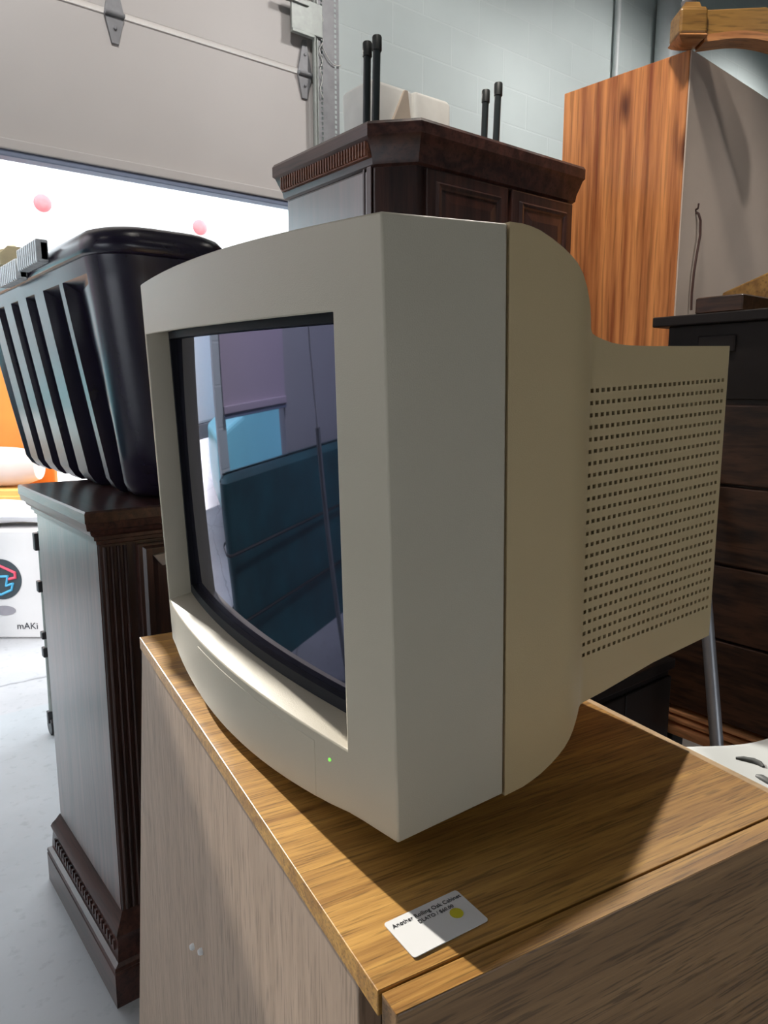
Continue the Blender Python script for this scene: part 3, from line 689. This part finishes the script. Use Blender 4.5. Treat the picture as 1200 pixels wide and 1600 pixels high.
MB().box((bL + .0016, aN + .0009, TZ - .0004), (bR - .0005, aS - .003, TZ + .0003)).build('door_top_edge', M['oak_top'], fd)
for a_, z_ in ((.899, .632), (.853, .659)):
    o = MB().lathe((bL + .003, a_, z_), [(.0045, 0), (.0045, -.004), (.003, -.0065), (.0006, -.007)], 12, 'X').build('peg', M['card'], cb, smooth=40); tag(o, 'small white peg')
for a_, b2 in ((.45, bL + .06), (.45, bR - .06), (1.36, bL + .06), (1.36, bR - .06)):
    c = MB().box((b2 - .015, a_ - .012, .04), (b2 + .015, a_ + .012, .061)).build('castor_fork', M['castor'], cb)
    MB().lathe((b2 - .01, a_, .025), [(.006, 0), (.024, 0), (.025, .004), (.025, .016), (.024, .02), (.006, .02)], 18, 'X').build('castor_wheel', M['castor'], c, smooth=40)

# price card
hh_ = .3887
cA = Vector((.1664, .9861, 0)); ca = Vector((.5976, 1.0814)) * hh_; c2 = Vector((.7726, 1.0930)) * hh_; c4 = Vector((.6015, .9803)) * hh_
ux = (c2 - ca).normalized(); Wc, Hcard = (c2 - ca).length, (c4 - ca).length
ux3 = (eB * ux.x + eA * ux.y); uy3 = Zu.cross(ux3)
org = eB * c4.x + eA * c4.y; org = eB * ca.x + eA * ca.y - uy3 * Hcard
cd = thing('price_card', 'white price card with yellow dot on the oak cabinet top', 'card', mat=frame((org.x, org.y, TZ + .0004), ux3, uy3, Zu))
mb = MB(); mb.loft([[(x, y, z) for x, y in rrect(0, Wc, 0, Hcard, .0025, 4)] for z in (0, .0007)]); mb.build('card', M['card'], cd)
lettering('Another Rolling Oak Cabinet', .0053, 'lettering', M['ink'], cd, Matrix.Translation((.0035, Hcard - .0085, .0009)), .00012)
lettering('DLATO / $60.00', .0047, 'lettering', M['ink'], cd, Matrix.Translation((.0225, Hcard - .0145, .0009)), .00012)
MB().lathe((Wc * .765, Hcard * .47, .0007), [(.0052, 0), (.0052, .0004)], 28).build('dot_sticker', M['yellow_dot'], cd)

# ------------------------------------------------------------------ the monitor
S = 1.15
mC = Vector((.3009 * S, .3616 * S, -.3160 * S + HC))
mX = Vector((.0806, .9964, .0268)); mY = Vector((.9953, -.0819, .0514)); mZ = Vector((-.0534, -.0225, .9983))
mn = thing('crt_monitor', 'large beige tube computer monitor with dark screen standing on oak cabinet', 'monitor', mat=frame(mC, mX, mY, mZ))
W, HT, YS = .580, .483, .1150
OX0, OX1, OZ0, OZ1 = .059, .550, .059, .421
def zbot(x):
    if x <= .055 or x >= .525: return 0
    u = (x - .055) / .47
    return -.019 * sin(pi * u) ** .8
def ztop(x): return HT + .006 * sin(pi * x / W)
def front(x, z):
    u = (x - W / 2) / (W / 2)
    b = (.016 + .013 * (1 - z / HT)) * (1 - u * u)
    if x > W - .03: b -= .010 * ((x - (W - .03)) / .03) ** 2
    return -b
xs = [0, .02, .04, OX0]
n = 20; xs += [OX0 + (OX1 - OX0) * k / n for k in range(1, n + 1)]; xs += [OX1 + (W - OX1) * k / 4 for k in range(1, 5)]
iO0 = 3; iO1 = 3 + n
def zrow(x, k):
    b, t_ = zbot(x), ztop(x)
    if k <= 4: return b + (OZ0 - b) * k / 4
    if k <= 12: return OZ0 + (OZ1 - OZ0) * (k - 4) / 8
    return OZ1 + (t_ - OZ1) * (k - 12) / 3
NR = 16; vs = []; fs = []
for k in range(NR):
    for x in xs: z = zrow(x, k); vs.append((x, front(x, z), z))
nx = len(xs)
for k in range(NR - 1):
    for i in range(nx - 1):
        if 4 <= k < 12 and iO0 <= i < iO1: continue
        fs.append((k * nx + i, k * nx + i + 1, (k + 1) * nx + i + 1, (k + 1) * nx + i))
# outer skirt back to the seam
loop = [(0, i) for i in range(nx)] + [(k, nx - 1) for k in range(1, NR)] + [(NR - 1, i) for i in range(nx - 2, -1, -1)] + [(k, 0) for k in range(NR - 2, 0, -1)]
prev = [k * nx + i for k, i in loop]
for y_, inset in ((.03, 0), (YS, .0), (YS, .006), (YS + .012, .006)):
    base = len(vs)
    for k, i in loop:
        x = xs[i]; z = zrow(x, k)
        vs.append((min(max(x, inset), W - inset), y_, min(max(z, zbot(x) + inset), ztop(x) - inset)))
    m_ = len(loop)
    for j in range(m_): fs.append((prev[j], prev[(j + 1) % m_], base + (j + 1) % m_, base + j))
    prev = [base + j for j in range(m_)]
# reveal of the picture opening
def yled(x): return .002 + (x - .295) ** 2 / (2 * 1.45)
IX0, IX1, IZ0, IZ1 = OX0 + .012, OX1 - .010, OZ0 + .008, OZ1 + .003
iloop = [(4, i) for i in range(iO0, iO1 + 1)] + [(k, iO1) for k in range(5, 13)] + [(12, i) for i in range(iO1 - 1, iO0 - 1, -1)] + [(k, iO0) for k in range(11, 4, -1)]
prev = [k * nx + i for k, i in iloop]; inner = []
for stage in (0, 1):
    base = len(vs)
    for k, i in iloop:
        x, z = xs[i], zrow(xs[i], k)
        fx = (x - OX0) / (OX1 - OX0); fz = (z - OZ0) / (OZ1 - OZ0)
        X_ = IX0 + fx * (IX1 - IX0); Z_ = IZ0 + fz * (IZ1 - IZ0); Y_ = yled(X_)
        if stage: Y_ += .02
        vs.append((X_, Y_, Z_))
    m_ = len(iloop)
    for j in range(m_): fs.append((prev[j], prev[(j + 1) % m_], base + (j + 1) % m_, base + j))
    prev = [base + j for j in range(m_)]
MB().add(vs, fs).build('front_bezel', M['beige'], mn, bevel=.0022, smooth=32, angle=40)

# dark tube surround and glass
mb = MB(); cols = [IX0 + .0005 + (IX1 - IX0 - .001) * k / 24 for k in range(25)]
def strip(xa, xb, za, zb, dy0):
    c = [xa + (xb - xa) * k / 24 for k in range(25)]
    rings = [[(x, yled(x) + dy0, za), (x, yled(x) + dy0, zb), (x, yled(x) + dy0 + .012, zb), (x, yled(x) + dy0 + .012, za)] for x in c]
    mb.loft(rings)
strip(IX0 + .0005, IX1 - .0005, IZ0 + .0005, IZ0 + .013, .0006); strip(IX0 + .0005, IX1 - .0005, IZ1 - .009, IZ1 - .0005, .0006)
strip(IX0 + .0005, IX0 + .006, IZ0 + .013, IZ1 - .009, .0006); strip(IX1 - .008, IX1 - .0005, IZ0 + .013, IZ1 - .009, .0006)
mb.build('tube_surround', M['tube_black'], mn, smooth=40)
mb = MB(); nxg, nzg = 36, 12; gx0, gx1, gz0, gz1 = IX0 + .004, IX1 - .006, IZ0 + .011, IZ1 - .007
vs = []
for j in range(nzg + 1):
    for i in range(nxg + 1):
        x = gx0 + (gx1 - gx0) * i / nxg; z = gz0 + (gz1 - gz0) * j / nzg
        vs.append((x, yled(x) + .0065 + ((z - .24) ** 2) / (2 * 6.0), z))
m0 = len(vs); vs += [(v[0], v[1] + .012, v[2]) for v in vs]
fs = [(j * (nxg + 1) + i, j * (nxg + 1) + i + 1, (j + 1) * (nxg + 1) + i + 1, (j + 1) * (nxg + 1) + i) for j in range(nzg) for i in range(nxg)]
rim = list(range(nxg + 1)) + [j * (nxg + 1) + nxg for j in range(1, nzg + 1)] + [nzg * (nxg + 1) + i for i in range(nxg - 1, -1, -1)] + [j * (nxg + 1) for j in range(nzg - 1, 0, -1)]
fs += [(a, b2, b2 + m0, a + m0) for a, b2 in zip(rim, rim[1:] + rim[:1])] + [tuple(i + m0 for i in reversed(f)) for f in list(fs)]
MB().add(vs, fs).build('screen', M['glass'], mn, smooth=40)
# flap over the controls
mb = MB(); rings = []
for k in range(17):
    x = .106 + (.385 - .106) * k / 16; zb_ = zbot(x) + .0012; zt_ = .0495
    zr = [zb_ + (zt_ - zb_) * j / 4 for j in range(5)]
    rings.append([(x, front(x, z) - .0004, z) for z in zr] + [(x, front(x, z) + .004, z) for z in reversed(zr)])
mb.loft(rings); mb.build('control_flap', M['beige'], mn, bevel=.0006, smooth=30)
x_, z_ = .0835, .0400
tag(MB().lathe((x_, front(x_, z_) + .001, z_), [(.0016, 0), (.0016, .002), (.0008, .0026)], 12, 'Y').build('power_lamp', M['led'], mn), 'small green power light')

# rear housing: rounded shell stepping down to a vented box
def profile(y):
    top = [(.1175, .4843), (.130, .4840), (.140, .4826), (.150, .4802), (.163, .4752), (.176, .4690), (.186, .4632), (.194, .4575), (.202, .4495), (.2085, .4405), (.2140, .4310), (.2182, .4225), (.2206, .4135), (.2216, .4052), (.2270, .4016), (.2345, .3985), (.2450, .3955), (.2560, .3929), (.2680, .3913), (.2830, .3901), (.3000, .3894), (.3200, .3888), (.4535, .3865)]
    bot = [(.1175, -.003), (.142, -.0024), (.155, .0004), (.167, .0036), (.182, .0105), (.196, .0196), (.206, .0280), (.2135, .0373), (.2186, .0430), (.2216, .0476), (.264, .0505), (.345, .0585), (.4535, .0620)]
    def ip(t, y):
        if y <= t[0][0]: return t[0][1]
        for (a, b1), (c, d1) in zip(t, t[1:]):
            if y <= c: return b1 + (d1 - b1) * (y - a) / (c - a)
        return t[-1][1]
    return ip(top, y), ip(bot, y)
def side_in(y):
    if y < .19: return 0
    if y < .2216: return .008 * ((y - .19) / .0316) ** 2
    if y < .232: return .008 + .004 * (1 - ((.232 - y) / .0104) ** 2)
    return .012 + (y - .232) * .03
ys = [.1175, .130, .140, .150, .163, .176, .186, .194, .202, .2085, .2140, .2182, .2206, .2216]
NV = 28; V0, V1 = .2260, .4465; pit = (V1 - V0) / NV
for k in range(NV): ys += [V0 + pit * k + pit * .21, V0 + pit * k + pit * .79]
ys += [.4515, .4535]
NH = 24; zv0, zv1 = .0988, .3515; zp = (zv1 - zv0) / (NH - 1)
zrows = [None]
for k in range(NH): zrows += [zv0 + zp * k - .00185, zv0 + zp * k + .00185]
zrows.append(None)                                       # near side: zb, then hole rows, then zt
vs = []; fs = []; mi = []
nz = len(zrows)
def sx(y, z, zb_, zt_):
    """bulge of the shell in section: slight rounding towards its top and bottom edges"""
    return side_in(y)
for y in ys:
    zt_, zb_ = profile(y); last = y >= .4535
    if last: zt_ -= .002; zb_ += .002
    for r in range(nz):
        z = zb_ if r == 0 else zt_ if r == nz - 1 else min(max(zrows[r], zb_ + .004 + .0005 * r), zt_ - .004 - .0005 * (nz - r)) if False else (zb_ + (zt_ - zb_) * 0 if False else zrows[r] if zb_ < zrows[r] < zt_ else zb_)
        vs.append((side_in(y) + (.002 if last else 0), y, z))
hole0 = 14
ny = len(ys)
for i in range(ny - 1):
    for r in range(nz - 1):
        q = (i * nz + r, (i + 1) * nz + r, (i + 1) * nz + r + 1, i * nz + r + 1)
        is_hole = i >= hole0 and (i - hole0) % 2 == 0 and (i - hole0) // 2 < NV and r % 2 == 1 and 1 <= r <= 2 * NH - 1
        if not is_hole: fs.append(q); mi.append(0)
        else:
            b0 = len(vs); vs += [(vs[j][0] + .0045, vs[j][1], vs[j][2]) for j in q]
            for j in range(4): fs.append((q[j], q[(j + 1) % 4], b0 + (j + 1) % 4, b0 + j)); mi.append(0)
            fs.append((b0, b0 + 1, b0 + 2, b0 + 3)); mi.append(1)
# far side, top, bottom and back
fo = len(vs)
for y in ys:
    zt_, zb_ = profile(y); last = y >= .4535
    if last: zt_ -= .002; zb_ += .002
    vs += [(W - side_in(y) - (.002 if last else 0), y, zb_), (W - side_in(y) - (.002 if last else 0), y, zt_)]
for i in range(ny - 1):
    a, b2 = fo + 2 * i, fo + 2 * (i + 1)
    fs.append((a, a + 1, b2 + 1, b2)); mi.append(0)
    fs.append((i * nz, a, b2, (i + 1) * nz)); mi.append(0)
    fs.append((i * nz + nz - 1, (i + 1) * nz + nz - 1, b2 + 1, a + 1)); mi.append(0)
fs.append(tuple(range(nz)) + (fo + 1, fo)); mi.append(0)
fs.append(tuple((ny - 1) * nz + r for r in range(nz)) + (fo + 2 * (ny - 1) + 1, fo + 2 * (ny - 1))); mi.append(0)
mb = MB(); mb.v = vs; mb.f = fs; mb.mi = mi
mb.build('rear_housing', [M['beige_rear'], M['cavity']], mn, smooth=24)
# swivel foot under the set
bs = MB(); rings = []
mi_ = mn.matrix_world.inverted()
cw = mn.matrix_world @ Vector((.29, .165, 0))
for r_, zt_ in ((.120, TZ + .0006), (.124, TZ + .006), (.118, TZ + .013), (.075, TZ + .022), (.072, TZ + .045)):
    rings.append([mi_ @ Vector((cw.x + r_ * cos(a), cw.y + r_ * sin(a), zt_)) for a in [2 * pi * k / 40 for k in range(40)]])
bs.loft(rings); bs.build('swivel_foot', M['beige_rear'], mn, smooth=40)

# ------------------------------------------------------------------ white moulded seat and grey tube behind the cabinet
ws = thing('moulded_seat', 'smooth white moulded plastic seat with two dark slots behind the oak cabinet', 'seat', loc=(1.10, .40, 0))
ws.matrix_world = frame((1.03, .36, 0), Rg, Bk, Zu)
def hgt(x, y):
    d = math.exp(-((x - .11) ** 2 / .009 + (y - .04) ** 2 / .02))
    return .86 + .075 * d
mb = MB(); n1, n2 = 40, 30; vs = []
for j in range(n2 + 1):
    for i in range(n1 + 1):
        x = -.14 + .44 * i / n1; y = -.16 + .262 * j / n2
        e = min(1, min(i, n1 - i, j, n2 - j) / 2.0)
        vs.append((x, y, hgt(x, y) - .02 * (1 - e) ** 2))
fs = [(j * (n1 + 1) + i, j * (n1 + 1) + i + 1, (j + 1) * (n1 + 1) + i + 1, (j + 1) * (n1 + 1) + i) for j in range(n2) for i in range(n1)]
k0 = len(vs); vs += [(v[0], v[1], v[2] - .03) for v in vs]
rim = list(range(n1 + 1)) + [j * (n1 + 1) + n1 for j in range(1, n2 + 1)] + [n2 * (n1 + 1) + i for i in range(n1 - 1, -1, -1)] + [j * (n1 + 1) for j in range(n2 - 1, 0, -1)]
fs += [(a, b2, b2 + k0, a + k0) for a, b2 in zip(rim, rim[1:] + rim[:1])] + [tuple(i + k0 for i in reversed(f)) for f in fs[:n1 * n2]]
sh = MB().add(vs, fs).build('shell', M['white_plastic'], ws, smooth=50)
for P4 in ([(-.079, .046), (-.070, .042), (-.060, .034), (-.055, .026), (-.054, .0175)], [(-.074, -.002), (-.070, -.008), (-.066, -.0196), (-.064, -.030)]):
    pts = [(x, y, hgt(x, y) + .0005) for x, y in P4]; q = len(pts) - 1
    tag(MB().tube(pts, [.0012 + .0042 * sin(pi * (.08 + .84 * k / q)) for k in range(q + 1)], 8).build('slot', M['slot_black'], sh, smooth=50), 'dark curved slot')
MB().lathe((.09, -.03, 0), [(.15, .0), (.15, .02), (.06, .05), (.045, .4), (.05, .76), (.10, .828)], 28).build('pedestal', M['white_plastic'], ws, smooth=40)

tA, tB = Vector((1.491, 0.741, 0.827)), Vector((1.459, 0.694, 0.641)); td = (tA - tB) / (tA.z - tB.z)
t0 = tB + td * (.03 - tB.z); t1 = tB + td * (1.27 - tB.z)
gtt = thing('metal_tube', 'grey metal tube leaning against the walnut chest near the white seat', 'tube', loc=(t0.x, t0.y, 0))
for mbx, nm, mt in ((MB().tube([t0, t1], .0135, 14), 'shaft', 'grey_tube'), (MB().tube([t0 + td * .03, t0 - td * .03], [.0155, .0185], 14), 'rubber_tip', 'rubber')):
    mbx.v = [(v[0] - t0.x, v[1] - t0.y, max(v[2], 0)) for v in mbx.v]; mbx.build(nm, M[mt], gtt, smooth=40)

# white pole by the lowered door (mirrored in the screen)
wp = thing('white_pole', 'slim white pole with a wider grey sleeve standing before the teal tarpaulin stack', 'pole', loc=(-.915, 2.2, 0))
MB().tube([(.05, 0, 1.1), (.105, 0, 1.66)], .007, 12).build('rod', M['paper'], wp, smooth=40)
MB().tube([(0, 0, .0), (.055, 0, 1.15)], .019, 16).build('sleeve', M['galv_light'], wp, smooth=40)

# ------------------------------------------------------------------ unseen lamps, added as fill except the one over the chest
def unseen_pendant(x, y, z, lab):
    l = thing('unseen_lamp', lab, 'lamp', loc=(x, y, z))
    MB().lathe((0, 0, 0), [(.20, 0), (.205, .01), (.14, .16), (.07, .20), (.07, .30), (.01, .31)], 32).build('shade', M['lamp_body'], l, smooth=40)
    MB().lathe((0, 0, -.002), [(.19, -.002), (.19, .0)], 32).build('lens', M['lamp_glow'], l)
    MB().tube([(0, 0, .3), (0, 0, ZC - z)], .008, 8).build('stem', M['lamp_body'], l)
    return l
unseen_pendant(.9, .85, 4.2, 'unseen fill lamp added above the computer monitor')
unseen_pendant(1.9, -1.5, 4.2, 'unseen fill lamp added furthest from the door wall')
unseen_pendant(2.54, .98, 3.95, 'white pendant lamp hung above the walnut chest')
LX = (-1.6, .9, 2.8, 4.3, 6.2)
for x, l in zip(LX, ('hung before the lowered door', 'hung before the raised door', 'hung before the block wall', 'hung before the wall pipes', 'hung nearest the right wall')):
    unseen_pendant(x, 1.35, 4.2, 'added fill lamp, unseen, ' + l)

def light(name, kind, loc, energy, col, target=None, **kw):
    d = bpy.data.lights.new(name, kind); d.energy = energy; d.color = col
    for k, v in kw.items(): setattr(d, k, v)
    o = bpy.data.objects.new(name, d); COL.objects.link(o); o.location = loc
    if target is not None: o.rotation_euler = (Vector(target) - Vector(loc)).to_track_quat('-Z', 'Y').to_euler()
    return o
dA, dB = -2.47, .268
sd = eA * dA + eB * dB + Vector((0, 0, -1))
light('sun', 'SUN', (0, 0, 8), 8.8, (1, .95, .86), target=Vector((0, 0, 8)) + sd, angle=radians(.6))
light('beam', 'SPOT', (2.54, .98, 3.93), 430, (1, .93, .84), target=(.75, .38, .99), spot_size=radians(24), spot_blend=.5, shadow_soft_size=.04)
light('back_wash', 'SPOT', (1.9, -1.5, 4.17), 230, (1, .95, .9), target=(2.40, 1.16, 1.58), spot_size=radians(23), spot_blend=.8, shadow_soft_size=.18)  # added fill spot, brightens the wardrobe's back panel
light('side_wash', 'SPOT', (.9, .85, 4.17), 400, (1, .93, .84), target=(1.99, 1.34, 1.75), spot_size=radians(36), spot_blend=.6, shadow_soft_size=.15)  # added fill spot, brightens the wardrobe's striped side
for x, e in zip(LX, (1500, 240, 170, 230, 720)):
    light('wash', 'SPOT', (x, 1.35, 4.17), e, (1, .97, .95), target=(x, 3.2, 2.5), spot_size=radians(84), spot_blend=.8, shadow_soft_size=.18)  # added spots, stand in for bounced light on the door wall

wd = bpy.data.worlds.new('sky'); scene.world = wd; wd.use_nodes = True
bg = wd.node_tree.nodes['Background']; bg.inputs['Color'].default_value = (.87, .94, 1, 1); bg.inputs['Strength'].default_value = 4.2

scene.view_settings.view_transform = 'Standard'; scene.view_settings.look = 'None'
scene.view_settings.gamma = 1; scene.view_settings.exposure = 0; scene.view_settings.use_curve_mapping = False
